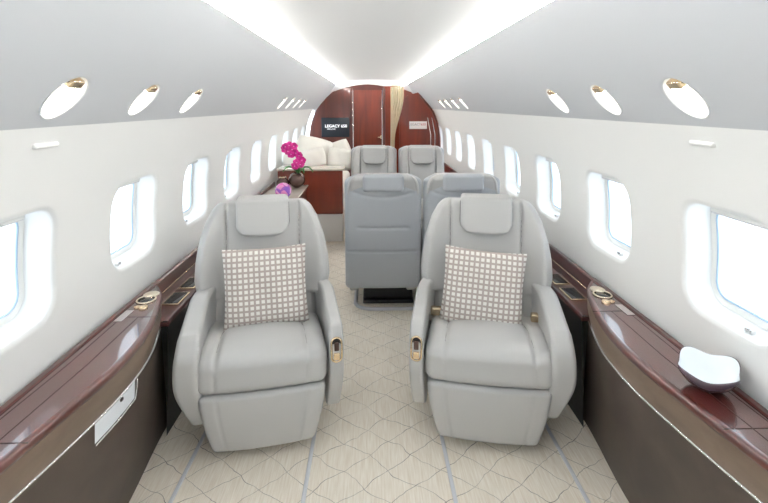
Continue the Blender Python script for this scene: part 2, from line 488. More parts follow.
panel('right_panel', rt, YB, YB + .05, M['bulk'], bw)
# arched lintel over the door
lin = [(DL + (DR - DL) * i / 12, 1.765 - .0 + .03 * sin(pi * i / 12)) for i in range(13)] + [(DR, DT), (DL, DT)]
panel('lintel', lin, YB + .001, YB + .05, M['bulkd'], bw)
white_top = [(-.9, 1.56), (-.6, 1.83), (0, 1.875), (.6, 1.83), (.9, 1.56), (.9, 2.0), (-.9, 2.0)]
panel('soffit', [(-.98, 1.3), (-.98, 1.9), (.98, 1.9), (.98, 1.3)], YB + .06, YB + .08, M['ceil'], bw)
d = panel('door_1', [(DL + .02, .01), (DR - .02, .01), (DR - .02, DT), (DL + .02, DT)], YB + .02, YB + .05, M['bulk']); tag(d, kind='structure')
b = MB(); b.rbox((.10, YB - .03, .90), (.155, YB - .012, .915), .005, (1, 1, 1)); b.rbox((.145, YB - .02, .88), (.165, YB + .02, .935), .004, (1, 1, 1)); b.build('door_handle', M['brass'], d)
for i, x in enumerate((DL, DR)):
    b = MB(); b.rbox((x - .022, YB - .02, 0), (x + .022, YB + .02, 1.74), .015, (1, 1, 6)); o = b.build('trim_%d' % (8 + i), M['bulkd']); tag(o, kind='structure')
    b = MB(); b.tube([(x + .03 * (1 if i == 0 else -1), YB - .02, .02), (x + .03 * (1 if i == 0 else -1), YB - .02, 1.70)], .006, 8); b.build('metal_bead', M['silver'], o)

# nearer half partition on the right
YR = 7.35
rp = [(.42, 0)] + [(wx(z) - .01, z) for z in (0, .3, .6, .8, .95, 1.1, 1.2, 1.3, 1.368)] + [(.93, 1.372), (.86, 1.46), (.76, 1.585), (.70, 1.64), (.55, 1.60), (.42, 1.50)]
pt = panel('cabin_partition', rp, YR, YR + .04, M['bulk']); tag(pt, 'polished red wood partition on the right beside the curtain', 'partition')
b = MB()
for z in [0, .3, .6]: pass
edge = [(wx(z) - .03, YR - .004, z) for z in (.0, .3, .6, .8, .95, 1.1, 1.2, 1.3, 1.34)] + [(.90, YR - .004, 1.39), (.84, YR - .004, 1.465), (.74, YR - .004, 1.59)]
b.tube(edge, .016, 8); b.build('edge_moulding', M['bulkd'], pt)
b = MB()
for x in (.90, .965): b.tube([(x, YR - .012, .62), (x + .0, YR - .012, 1.0), (x - .05, YR - .012, 1.26)], .007, 6)
b.build('chrome_beading', M['silver'], pt)

# text helper
def text(body, size, m, parent=None, name='lettering', loc=(0, 0, 0), rot=(R(90), 0, 0), bold=0.0, squash=1):
    c = bpy.data.curves.new(name, 'FONT'); c.body = body; c.size = size; c.extrude = .001; c.align_x = 'CENTER'; c.align_y = 'CENTER'; c.offset = bold
    t = bpy.data.objects.new(name + '_tmp', c); COL.objects.link(t)
    bpy.context.view_layer.update()
    me = bpy.data.meshes.new_from_object(t.evaluated_get(bpy.context.evaluated_depsgraph_get()))
    COL.objects.unlink(t); bpy.data.objects.remove(t)
    me.materials.clear(); me.materials.append(m)
    o = bpy.data.objects.new(name, me); link(o, parent); o.location = loc; o.rotation_euler = rot; o.scale = (squash, 1, 1)
    return o

# black display on the left, white card on the right
t = empty('wall_display', (-.615, YB - .001, .93), 'black display screen with white lettering left of the bulkhead door', 'screen')
b = MB(); b.rbox((-.235, -.025, -.02), (.235, 0, .31), .01, (2, 1, 2)); b.build('screen', M['screen'], t)
text('LEGACY 650', .068, M['textw'], t, loc=(.01, -.027, .165), bold=.001)
text('EXECUTIVE', .028, M['textw'], t, name='subtitle', loc=(-.07, -.027, .115))
t = empty('sign_card', (.705, YR - .001, 1.085), 'small white sign with red and grey lettering on the right partition', 'sign')
b = MB(); b.rbox((-.135, -.012, 0), (.135, 0, .115), .004, (1, 1, 1)); b.build('card', M['signw'], t)
text('LEGACY', .05, M['signg'], t, loc=(-.05, -.014, .068)); text('650', .05, M['signr'], t, name='number', loc=(.08, -.014, .068))

# curtain
vs = []; fs = []; nx, nz = 40, 24
for j in range(nz + 1):
    z = .02 + (1.72 - .02) * j / nz; wdt = .04 + .09 * sstep(.9, 1.6, z)
    for i in range(nx + 1):
        u = i / nx; vs.append((.285 + wdt * u * 1.5, 7.30 + .03 * sin(u * 5 * 2 * pi + .6 * sin(3 * z)), z))
for j in range(nz):
    for i in range(nx): a = j * (nx + 1) + i; fs.append((a, a + 1, a + nx + 2, a + nx + 1))
c = mesh('curtain', vs, fs, M['curtain']); md = c.modifiers.new('t', 'SOLIDIFY'); md.thickness = .004
tag(c, 'narrow gold and cream curtain gathered beside the bulkhead door', 'curtain')
b = MB(); b.tube([(.29, 7.30, 1.735), (.46, 7.30, 1.735)], .01, 8); o = b.build('curtain_rail', M['brass']); tag(o, 'short brass curtain rail under the ceiling above the gathered curtain', 'rail')

# ------------------------------------------------------------- reading lamps in the overhead panels
def make_lamp():
    t = empty('reading_light', (0, 0, 0))
    # local: x along cabin (y), z = out of panel into the bowl, y = down the panel
    b = MB(); prof = [(LR + .001, .001), (LR - .001, .004), (LR * .97, .02), (LR * .85, .042), (LR * .6, .058), (LR * .3, .064), (.0001, .065)]
    b.lathe(prof, 32); b.build('reflector_bowl', M['bowlwhite'], t)
    b = MB(); b.rbox((-.030, -.062, -.004), (.030, -.034, .022), .008, (2, 2, 2)); h = b.build('lamp_head', M['brass'], t)
    b = MB(); b.rbox((-.025, -.036, -.001), (.025, -.031, .019), .003, (2, 1, 2)); b.build('lens', M['lens'], h)
    b = MB(); b.tube([(-.036, -.050, .012), (.036, -.050, .012)], .004, 8); b.build('pivot', M['dark'], h)
    return t
def lamp_matrix(s, y):
    p = val(s, y, LT); a = Vector(val(s, y, LT - .05)); c = Vector(val(s, y, LT + .05)); dn = (c - a).normalized()
    o_ = (Vector(val(s, y, LT, .1)) - Vector(p)).normalized(); xx = dn.cross(o_)
    m = Matrix((( xx.x, dn.x, o_.x), (xx.y, dn.y, o_.y), (xx.z, dn.z, o_.z))).to_4x4(); m.translation = Vector(p)
    return m
def copy_tree(o, parent=None):
    c = o.copy(); COL.objects.link(c); c.parent = parent
    for ch in list(o.children): copy_tree(ch, c)
    return c
proto = make_lamp(); first = True
ordn = {1.34: 'nearest', 1.80: 'second', 2.27: 'third', 4.60: 'fourth', 5.06: 'fifth', 5.52: 'sixth', 5.98: 'farthest'}
for s in (-1, 1):
    for y in LAMP_Y[3:]:
        o = proto if first else copy_tree(proto); first = False
        o.matrix_world = lamp_matrix(s, y)
        tag(o, 'recessed oval reading light, %s along the %s overhead panel' % (ordn[y], 'left' if s < 0 else 'right'), 'light', 'reading lights in the overhead panels')

# grab bars under the overhead panels
for s in (-1, 1):
    t = empty('grab_bar', (s * (wx(1.335)), 1.40, 1.335), 'small white pull bar on the %s wall above the nearest window' % ('left' if s < 0 else 'right'), 'handle')
    b = MB(); b.rbox((-.012, -.052, -.008), (.012, .052, .008), .007, (2, 6, 2)); o = b.build('bar', M['white'], t)

# ------------------------------------------------------------- side cabinets with bowed fronts
CP = [(2.22, 1.04), (2.175, 1.01), (2.11, .968), (2.02, .930), (1.9, .893), (1.8, .866), (1.7, .848), (1.6, .840), (1.5, .839), (1.4, .845),
      (1.25, .862), (1.1, .883), (.95, .905), (.8, .925), (.55, .945), (.2, .955), (-.1, .96), (-.42, .96)]
def catmull(P, n=5):
    out = []
    for i in range(len(P) - 1):
        p0 = P[max(i - 1, 0)]; p1 = P[i]; p2 = P[i + 1]; p3 = P[min(i + 2, len(P) - 1)]
        for k in range(n):
            t = k / n
            out.append(tuple(.5 * ((2 * p1[j]) + (-p0[j] + p2[j]) * t + (2 * p0[j] - 5 * p1[j] + 4 * p2[j] - p3[j]) * t * t + (-p0[j] + 3 * p1[j] - 3 * p2[j] + p3[j]) * t ** 3) for j in (0, 1)))
    out.append(P[-1]); return out
PATH = [(min(y, 2.22), min(x, 1.04)) for y, x in catmull(CP)]
ZT = .62
def sweep(s, prof, y0=-9, y1=9):
    """prof(y, xedge) -> list of (x, z) sections along the bowed edge"""
    vs = []; fs = []; P = [(y, x) for y, x in PATH if y0 <= y <= y1]
    secs = [prof(y, x) for y, x in P]; n = len(secs[0])
    for (y, x), sc in zip(P, secs): vs += [(s * q[0], y if len(q) < 3 else q[2], q[1]) for q in sc]
    for i in range(len(P) - 1):
        for j in range(n - 1):
            a = i * n + j; f = (a, a + 1, a + n + 1, a + n); fs.append(f if s < 0 else tuple(reversed(f)))
    return vs, fs
def clampx(x): return min(x, 1.045)
def cabinet(s):
    side = 'left' if s < 0 else 'right'
    t = empty('side_cabinet', (s * .95, 1.2, 0), 'bow fronted cabinet with glossy mahogany top along the %s wall%s' % (side, ', white pocket in its front' if s < 0 else ''), 'cabinet', None)
    def put(o): o.location = (-s * .95, -1.2, 0); return o
    def bx(y): return .915 + .04 * sstep(1.55, 2.08, y) + .03 * sstep(1.2, .6, y)
    # worktop
    def top(y, x):
        return [(x + .012, ZT - .030), (x + .004, ZT - .027), (x, ZT - .018), (x + .001, ZT - .008), (x + .006, ZT - .002), (x + .013, ZT), (min(x + .02, 1.05), ZT)]
    v, f = sweep(s, lambda y, x: [(clampx(a), b) for a, b in top(y, x)]); put(mesh('worktop_edge', v, f, M['edge'], t))
    v, f = sweep(s, lambda y, x: [(clampx(x + .02), ZT), (clampx(x + .02) * .5 + .5225, ZT), (1.045, ZT)]); put(mesh('worktop', v, f, M['top'], t))
    # long joints in the worktop
    b = MB()
    def joint(p, q, r=.0012): b.tube([p, q], r, 4)
    for y in (1.84, 1.13):
        xi = min(x for yy, x in PATH if abs(yy - y) < .05)
        joint((s * (xi + .002), y, ZT + .0002), (s * 1.04, y, ZT + .0002))
    for x0, x1 in (((.945, .965)), ((1.008, 1.022))):
        b.tube([(s * x0, 1.84, ZT + .0002), (s * (x0 - .004), 1.5, ZT + .0002), (s * (x0 + .01), 1.13, ZT + .0002), (s * (x1 + .01), .2, ZT + .0002)], .0011, 4)
    put(b.build('joint_lines', M['seam'], t))
    # raised back lip against the wall
    b = MB(); b.rbox((1.028 if s > 0 else -1.05, -.42, ZT - .01), (1.05 if s > 0 else -1.028, 2.20, ZT + .006), .004, (1, 8, 1)); put(b.build('back_lip', M['trayw'], t))
    # veneer band, metal line, leather front
    ZB = .505
    v, f = sweep(s, lambda y, x: [(clampx(x + .012), ZB), (clampx(x + .006), ZB + .03), (clampx(x + .005), ZT - .05), (clampx(x + .009), ZT - .028)]); put(mesh('veneer_band', v, f, M['band'], t))
    v, f = sweep(s, lambda y, x: [(clampx(x + .012), ZB - .004), (clampx(x + .006), ZB - .003), (clampx(x + .006), ZB + .001), (clampx(x + .012), ZB + .002)]); put(mesh('metal_line', v, f, M['silver'], t))
    def fr(y, x):
        xb = max(bx(y), x + .005); out = []
        for k in range(9):
            q = k / 8; z = (ZB - .002) * (1 - q); out.append((clampx(x + .012 + (xb - x - .012) * (q ** 1.3)), z))
        return list(reversed(out))
    v, f = sweep(s, fr); put(mesh('front_panel', v, f, M['front'], t))
    # end of the cabinet towards the seat
    v = []; 
    # cup holder
    cx, cy = s * .992, 2.02
    cup = MB(); ring = [(cx + .040 * cos(a), cy + .050 * sin(a), ZT + .002) for a in [2 * pi * i / 32 for i in range(32)]]
    cup.tube([(cx - s * .004 + .036 * cos(a), cy - .016 + .042 * sin(a), ZT + .003) for a in [2 * pi * i / 32 for i in range(32)]], .0045, 8, closed=True)
    ch = put(cup.build('cup_holder', M['gold'], t))
    b = MB(); b.lathe([(.0001, .0025), (.034, .0025), (.034, 0)], 28, (cx - s * .004, cy - .016, ZT), warp=lambda x, y, z: (x, y * 1.25, z)); b.build('cup_well', M['black'], ch)
    b = MB(); b.lathe([(.036, .0), (.036, .004), (.030, .006), (.0001, .006)], 24, (cx + s * .004, cy + .046, ZT), warp=lambda x, y, z: (x, y, z)); b.build('cup_lid', M['gold'], ch)
    b = MB(); b.lathe([(.018, 0), (.018, .006), (.014, .009), (.0001, .009)], 24, (s * .965, 1.925, ZT)); b.lathe([(.012, 0), (.012, .006), (.0001, .008)], 20, (s * .992, 1.93, ZT)); put(b.build('button', M['brass'], t))
    b = MB(); b.rbox((s * 1.005 - .016, 1.80, ZT), (s * 1.005 + .016, 1.90, ZT + .002), .0008, (1, 1, 1)); put(b.build('control_plate', M['silver'], t))
    if s < 0:   # pocket with white lining under the band
        y0, y1, z0, z1 = 1.37, 1.60, .435, .50
        def xf(y, z, off): 
            x = min(abs(interp([(yy, xx) for yy, xx in reversed(PATH)], y)), 9); q = 1 - z / (ZB - .002); xb = max(bx(y), x + .005)
            return -(x + .012 + (xb - x - .012) * max(0, q) ** 1.3) + off
        ny = 8; vs = []; fs = []
        for i in range(ny + 1):
            y = y0 + (y1 - y0) * i / ny
            for z in (z0, z1): vs.append((xf(y, z, .0035), y, z))
        for i in range(ny): a = 2 * i; fs.append((a, a + 1, a + 3, a + 2))
        p = put(mesh('pocket', vs, fs, M['porcelain'], t)); p['label'] = 'white lined stowage pocket'
        b = MB(); b.tube([(xf(y1, z1, .006), y1 + .01, z1), (xf(y1, z0 + .03, .006), y1 + .012, z0 + .035), (xf(y1, z0, .006), y1, z0 - .004), (xf((y0 + y1) / 2, z0, .006), (y0 + y1) / 2, z0 - .005), (xf(y0, z0, .006), y0, z0 - .005)], .0025, 6); b.build('pocket_trim', M['silver'], p)
        b = MB(); b.rbox((xf(1.5, .49, .004), 1.495, .487), (xf(1.5, .49, .010), 1.51, .497), .002, (1, 1, 1)); b.build('pocket_catch', M['seam'], p)
    else:       # small silver marks near the corner of the worktop
        b = MB(); random.seed(3)
        for i in range(7):
            y = 1.075 - .011 * i; x = .955 + .004 * (i % 2)
            b.tube([(x, y, ZT + .0005), (x + .006, y - .006, ZT + .0005), (x + .013, y + .002, ZT + .0005), (x + .018, y - .004, ZT + .0005)], .0012, 4)
        put(b.build('silver_marks', M['silver'], t))
    return t
cabinet(-1); cabinet(1)

# recessed side ledges beside the seats
def ledge(s, y0, y1, label):
    t = empty('side_ledge', (s * .95, y0, 0), label, 'ledge')
    prof = [(1.045, .622), (1.040, .628), (1.026, .628), (1.021, .622), (1.016, .54), (1.008, .527), (.93, .524), (.912, .530), (.902, .528), (.896, .518), (.897, .508), (.902, .505)]
    def ext(name, pr, m, ya=y0, yb=y1):
        n = len(pr); vs = [(s * (x - .95), y - y0, z) for y in (ya, yb) for x, z in pr]
        fs = [(i, i + 1, n + i + 1, n + i) if s > 0 else (n + i, n + i + 1, i + 1, i) for i in range(n - 1)]
        o = mesh(name, vs, fs, m, t, angle=35); return o
    ext('ledge_tray', prof, M['trayw'])
    ext('ledge_front', [(.903, .505), (.912, .30), (.93, 0)], M['dark'])
    b = MB(); b.tube([(s * (1.0158 - .95), .22, .565), (s * (1.0158 - .95), y1 - y0 - .05, .565)], .0018, 5); b.build('brass_line', M['brass'], t)
    b = MB(); b.rbox((min(s * (.895 - .95), s * (1.045 - .95)), -.004, .505), (max(s * (.895 - .95), s * (1.045 - .95)), 0, .523), .002, (1, 1, 1)); b.build('ledge_end', M['trayw'], t)
    n = 2
    for k in range(n):
        ya = .17 + k * .20
        b = MB(); b.rbox((s * .962 - s * .95 - .040, ya, .525), (s * .962 - s * .95 + .040, ya + .15, .531), .002, (1, 1, 1)); fr = b.build('control_frame', M['brass'], t)
        b = MB(); b.rbox((s * .962 - s * .95 - .032, ya + .01, .530), (s * .962 - s * .95 + .032, ya + .14, .533), .001, (1, 1, 1)); b.build('control_screen', M['black'], fr)
    return t
ledge(-1, 2.0, 3.85, 'dark mahogany side ledge with brass framed panels beside the left front seat')
ledge(1, 2.0, 6.8, 'dark mahogany side ledge with brass framed panels beside the right front seat')

# ------------------------------------------------------------- seats
def seat_parts(t, ctrl, wide=True, m1=None, pedestal=True):
    m = m1 or M['leather']; hwz = 1.0 if wide else .80
    # --- cushion
    def wc(x, y, z):
        yy = y
        if z > .40:
            k = sstep(.36, .44, z)
            f = (abs(x) / .178) ** 4 + (max(y + .17, 0) / .29) ** 4
            g = exp(-((f - 1) * 4.5) ** 2)
            dome = .016 * max(0, 1 - (x / .17) ** 2) * max(0, 1 - ((y + .0) / .3) ** 2) if f < 1 else 0
            bol = .004
            z += k * (-.012 * g + dome) - k * .045 * sstep(-.12, .2, y) - k * .012 * sstep(-.2, -.3, y)
        if y < -.25:
            g = exp(-((abs(x) - .183) / .005) ** 2); yy += .004 * g
        yy -= .016 * (1 - (x / .26) ** 2) * sstep(.1, -.3, y)
        return (x * (1 + .02 * sstep(0, -.3, y)) * (1 if wide else .79), yy, z)
    b = MB(); b.rbox((-.258, -.292, .302), (.258, .20, .462), .04, (58, 40, 6), wc, 5); cu = b.build('seat_cushion', m, t)
    pts = [(-.178, -.215, .462), (-.178, -.17, .462)] + [(-.178 * abs(cos(a)) ** .5 * (1 if cos(a) > 0 else -1), -.17 + .29 * sin(a) ** .5, .462) for a in [pi * i / 40 for i in range(1, 40)]] + [(.178, -.17, .462), (.178, -.215, .462)]
    pts = [Vector(wc(*p)) + Vector((0, 0, .0004)) for p in pts]
    b = MB(); b.tube(pts, .0016, 5); b.build('seam', M['crease_shade'], cu)  # dark line along the seam, shade of its groove painted in
    for q in (-1, 1): b = MB(); b.tube([Vector(wc(q * .183, -.292, z)) + Vector((0, .0006, 0)) for z in (.335, .36, .39, .42)], .0014, 5); b.build('seam', M['crease_shade'], cu)
    # --- leg rest
    def wf(x, y, z):
        q = sstep(.29, .07, z) ; sc = 1 - .16 * ((.29 - z) / .22) ** 1.5 if z < .29 else 1
        if y < -.25: y += .004 * exp(-((abs(x) - .183) / .005) ** 2)
        y += .018 * max(0, (.29 - z) / .22) ** 2
        y -= .014 * (1 - (x / .25) ** 2)
        return (x * sc * (1 if wide else .8), y, z)
    b = MB(); b.rbox((-.253, -.290, .042), (.253, -.15, .301), .022, (56, 3, 16), wf, 4); lr = b.build('leg_rest', m, t)
    for q in (-1, 1): b = MB(); b.tube([Vector(wf(q * .183, -.290, .07 + .205 * k / 8)) + Vector((0, .0006, 0)) for k in range(9)], .0014, 5); b.build('seam', M['crease_shade'], lr)  # seam lines with their groove shade as dark colour
    # --- backrest
    wt = [(0, .255), (.155, .258), (.185, .312), (.25, .326), (.34, .322), (.44, .306), (.53, .280), (.585, .252), (.63, .225)] if wide else \
         [(0, .245), (.2, .248), (.35, .25), (.5, .248), (.57, .235), (.61, .215), (.63, .19)]
    B0 = .325; bw2 = .30
    def wb(x, y, u):
        # x in +-bw2, y thickness 0 (front) .. .13, u height
        a = x / bw2; w = interp(wt, u); X = a * w
        c = sstep(.0, .06, .07 - y)       # front side
        ax = abs(a)
        sx_ = .178 if wide else .15; aX = abs(X)
        wing = .062 * sstep(sx_, .29, aX) * sstep(.62, .44, u) * (1 if u > .16 else .3) if wide else .016 * sstep(sx_, .25, aX)
        lumb = -.016 * max(0, 1 - (X / sx_) ** 2) * sstep(.62, .1, u)
        seam = .018 * exp(-((aX - sx_) / .006) ** 2)
        Y = y - c * (wing - lumb) + c * seam * 1.0
        if ax > .9: Y += .01
        # recline
        return (X, .135 + u * .235 + Y, .375 + u * (.925 if wide else .985))
    b = MB(); b.rbox((-bw2, 0, 0), (bw2, .13, .63), .045, (110, 4, 44), wb, 5); bk = b.build('backrest', m, t)
    sx_ = .178 if wide else .15
    for q in (-1, 1): b = MB(); b.tube([wb(q * sx_ / interp(wt, u) * bw2, .0, u) for u in [.19 + .38 * k / 30 for k in range(31)]], .0022, 5); b.build('seam', M['crease_shade'], bk)  # dark tubes deepen the seam grooves with painted crease shade
    # --- head cushion
    def wh(x, y, u):
        rc = .065; lim = 1 - (rc - sqrt(max(0, rc * rc - (rc - min(u, rc)) ** 2))) / .128
        X = x * lim; u2 = u; u2 += .002
        Y = y - .012 * (1 - (x / .145) ** 2) * sstep(.04, 0, y)
        return (X, .135 + .235 * (u2 + .468) + Y - .054, .375 + .925 * (u2 + .468))
    b = MB(); b.rbox((-.128, 0, 0), (.128, .13, .192), .018, (16, 3, 26), wh, 4); hd = b.build('headrest', m, t)
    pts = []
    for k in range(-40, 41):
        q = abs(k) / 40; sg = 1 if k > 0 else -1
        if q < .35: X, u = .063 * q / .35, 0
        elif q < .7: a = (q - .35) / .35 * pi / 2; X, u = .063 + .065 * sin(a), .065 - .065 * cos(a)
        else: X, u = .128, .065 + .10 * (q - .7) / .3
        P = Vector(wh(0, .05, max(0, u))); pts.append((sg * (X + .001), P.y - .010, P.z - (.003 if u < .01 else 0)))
    b = MB(); b.tube(pts, .0022, 5); b.build('gap_shade', M['crease_shade'], hd)  # dark tube painted in for the gap shadow around the head cushion
    # --- rear shell
    def ws(x, y, z):
        rear = sstep(.32, .36, y)
        g = exp(-((z - .475) / .006) ** 2) + (.8 * exp(-((z - .64) / .006) ** 2) if abs(x) < .17 else 0) + .6 * exp(-((z - (.845 + .9 * x * x)) / .008) ** 2) * (1 if abs(x) < .19 else 0)
        Y = y - rear * .011 * g - .02 * rear * (x / .25) ** 2
        sc = 1 - .22 * sstep(.93, 1.0, z) ** 2
        bulge = .035 * sin(pi * max(0, min(1, (z - .19) / .81)))
        return (x * sc, Y + rear * bulge + (z - .6) * .075 * 1.0, z)
    SW = .25 if wide else .256
    b = MB(); b.rbox((-SW, .285, .195), (SW, .365, .935 if wide else .995), .035, (28, 3, 90), ws, 5); b.build('back_shell', M['shell'], t)
    b = MB(); b.rbox((-.135, .375, .82 if wide else .885), (.135, .43, .93 if wide else 1.0), .022, (10, 3, 6), None, 4); b.build('headrest_back', M['shell'], t)
    # --- arms
    aw = .0 if wide else -.066
    for sg in (-1, 1):
        outer = (sg != ctrl)
        def wa(x, y, z):
            q = (z - .15) / .40
            zt = z
            if z > .45: zt = z - .006 + .045 * sstep(-.30, .16, y) * sstep(.42, .54, z) 
            yy = y
            if y < -.05: yy = y + ((.08 if outer else .10) * (max(0, (.40 - z)) / .27) ** 1.6) * sstep(.0, -.25, y) + .05 * sstep(.46, .56, z) * sstep(-.15, -.28, y)
            if outer and wide: X = x + .020 * sin(pi * max(0, min(1, q))) * sstep(.0, .05, x - .26) - .034 * sstep(.36, .12, z) - .034
            else: X = .270 + (x - .272) * (.72 if wide else .8) - .010 * sstep(.34, .12, z)
            X -= .03 * sstep(.05, .25, y)
            return (sg * (X + aw), yy, zt)
        b = MB(); b.rbox((.272, -.30, .145), (.355, .23, .548), .019, (5, 20, 18), wa, 5)
        if sg < 0: b.f = [tuple(reversed(f)) for f in b.f]
        arm = b.build('armrest', m, t)
        if sg == ctrl:
            cx = sg * (.298 + aw); cy = -.296; cz = .445; n = 36
            def ov(hw, hh, y, k=n): return [(cx + p, y + .0 + (q * .14 if q > 0 else 0), cz + q) for p, q in [rrect(hw, hh, hw * .98, 2 * pi * i / k) for i in range(k)]]
            b = MB(); b.tube(ov(.021, .050, cy - .003), .0045, 8, closed=True); bez = b.build('control_bezel', M['brass'], arm)
            b = MB(); v = ov(.020, .049, cy - .003); b.add(v, [tuple(range(n))]); b.build('control_recess', M['dark'], bez, smooth=False)
            b = MB(); b.rbox((cx - .013, cy - .012, cz - .040), (cx + .013, cy - .002, cz - .010), .004, (2, 2, 2)); b.build('recline_button', M['brass'], bez)
            b = MB(); b.rbox((cx - .010, cy - .010, cz - .002), (cx + .010, cy + .002, cz + .036), .004, (2, 2, 2)); b.build('lever', M['bronzevase'], bez)
    # --- pedestal
    b = MB(); px_ = 0 if wide else -.045
    b = MB(); b.rbox((-.18 + px_, -.14, .03), (.18 + px_, .10, .19), .02, (3, 3, 3)); b.build('pedestal', M['dark'], t)
    b = MB(); b.rbox((-.185 + px_, -.15, 0), (.185 + px_, .12, .03), .01, (3, 3, 1)); b.build('floor_plate', M['dark'], t)

def belt(t, sx):
    b = MB(); b.rbox((sx * .235 - .028, .05, .435), (sx * .235 + .028, .085, .475), .008, (2, 2, 2)); bk = b.build('belt_buckle', M['brass'], t)
    b = MB(); b.rbox((sx * .25 - .03, .07, .40), (sx * .25 + .03, .15, .425), .006, (3, 2, 1)); b.build('belt_webbing', M['cream'], bk)

lf = empty('cabin_seat', (-.520, 2.125, 0), 'light grey leather seat in front on the left, pillow on it', 'seat', 'front leather seats', R(11))
seat_parts(lf, 1)
rf = empty('cabin_seat', (.508, 2.125, 0), 'light grey leather seat in front on the right, pillow on it, brass belt buckle showing', 'seat', 'front leather seats', R(-11))
seat_parts(rf, -1); belt(rf, 1); belt(rf, -1)
c1 = empty('cabin_seat', (.055, 3.50, 0), 'blue grey seat seen from behind, standing in the aisle between the front seats', 'seat', 'middle row seats turned away', pi)
seat_parts(c1, 1, False, M['leather'])
c2 = copy_tree(c1); c2.location = (.580, 3.50, 0); c2['label'] = 'blue grey seat seen from behind, partly hidden by the right front seat'
f1 = copy_tree(c1); f1.location = (.012, 5.0, 0); f1.rotation_euler = (0, 0, 0); f1['label'] = 'far grey seat facing the camera, left of the pair behind the middle row'; f1['group'] = 'far seats facing the camera'
f2 = copy_tree(c1); f2.location = (.542, 5.0, 0); f2.rotation_euler = (0, 0, 0); f2['label'] = 'far grey seat facing the camera, right of the pair behind the middle row'; f2['group'] = 'far seats facing the camera'

# pale mat with a raised grey border under the middle row
t = empty('floor_mat', (.36, 3.68, 0), 'pale carpet mat with raised grey border under the middle row seats', 'mat')
pts = [rrect(.50, .40, .12, 2 * pi * i / 72) for i in range(72)]
b = MB(); b.add([(p, q, .006) for p, q in pts], [tuple(range(72))]); b.build('mat_surface', M['carpet'], t, smooth=False)
b = MB(); b.tube([(p, q, .006) for p, q in pts], .014, 8, closed=True); b.build('mat_border', M['track'], t)

# ------------------------------------------------------------- pillows on the front seats
def pillow(name, label, w, h, th, m, matrix, group, rnd=0):
    n = 28; vs = []; fs = []
    for sd in (-1, 1):
        for j in range(n + 1):
            for i in range(n + 1):
                a = -1 + 2 * i / n; c = -1 + 2 * j / n
                px = a * w / 2 * (1 - .055 * (1 - c * c) * abs(a)); pz = c * h / 2 * (1 - .055 * (1 - a * a) * abs(c))
                px *= 1 - rnd * c * c * a * a; pz *= 1 - rnd * a * a * c * c
                t_ = th / 2 * (max(0, 1 - a ** 4) * max(0, 1 - c ** 4)) ** .55
                t_ += .004 * sin(7 * a + 3 * c) * (1 - a * a) * (1 - c * c)
                vs.append((px, sd * (t_ + .001), pz))
    k = (n + 1) ** 2
    for sd in (0, 1):
        for j in range(n):
            for i in range(n):
                q = sd * k + j * (n + 1) + i; f = (q, q + 1, q + n + 2, q + n + 1); fs.append(f if sd == 0 else tuple(reversed(f)))
    per = [i for i in range(n)] + [j * (n + 1) + n for j in range(n)] + [n * (n + 1) + n - i for i in range(n)] + [(n - j) * (n + 1) for j in range(n)]
    for i in range(len(per)):
        a, c = per[i], per[(i + 1) % len(per)]; fs.append((c, a, k + a, k + c))
    o = mesh(name, vs, fs, m); o.matrix_world = matrix
    return tag(o, label, 'pillow', group)
def seat_m(seat, x, y, z, tilt, roll):
    return Matrix.Translation(seat.location) @ Matrix.Rotation(seat.rotation_euler.z, 4, 'Z') @ Matrix.Translation((x, y, z)) @ Matrix.Rotation(tilt, 4, 'X') @ Matrix.Rotation(roll, 4, 'Y')
pillow('throw_pillow', 'square taupe pillow with pale woven squares on the left front seat', .385, .365, .12, M['pillow'], seat_m(lf, .012, .045, .612, R(-14), R(-1)), 'patterned square pillows')
pillow('throw_pillow', 'square taupe pillow with pale woven squares on the right front seat', .385, .365, .12, M['pillow'], seat_m(rf, -.018, .045, .590, R(-14), R(4)), 'patterned square pillows')

# ------------------------------------------------------------- white bowl on the right cabinet
def bowl():
    t = empty('lobed_bowl', (.962, 1.31, ZT + .0), 'white lobed porcelain bowl with grey outside on the right mahogany worktop', 'bowl')
    def w(x, y, z):
        a = math.atan2(y, x); r = sqrt(x * x + y * y); k = r / .08
        g = 1 + .085 * cos(4 * a - .5) * k * k; return (x * g, y * g, z + (.007 * cos(4 * a - .5) + .010 * cos(a - .92)) * k ** 3)
    b = MB(); b.lathe([(.0001, .006), (.030, .008), (.055, .026), (.072, .050), (.080, .068)], 56, warp=w); b.build('bowl_inside', M['porcelain'], t)
    b = MB(); b.lathe([(.0001, .0005), (.028, .0005), (.032, .003), (.058, .022), (.076, .048), (.0825, .067), (.080, .0685)], 56, warp=w); b.build('bowl_outside', M['porcelain_out'], t)
bowl()

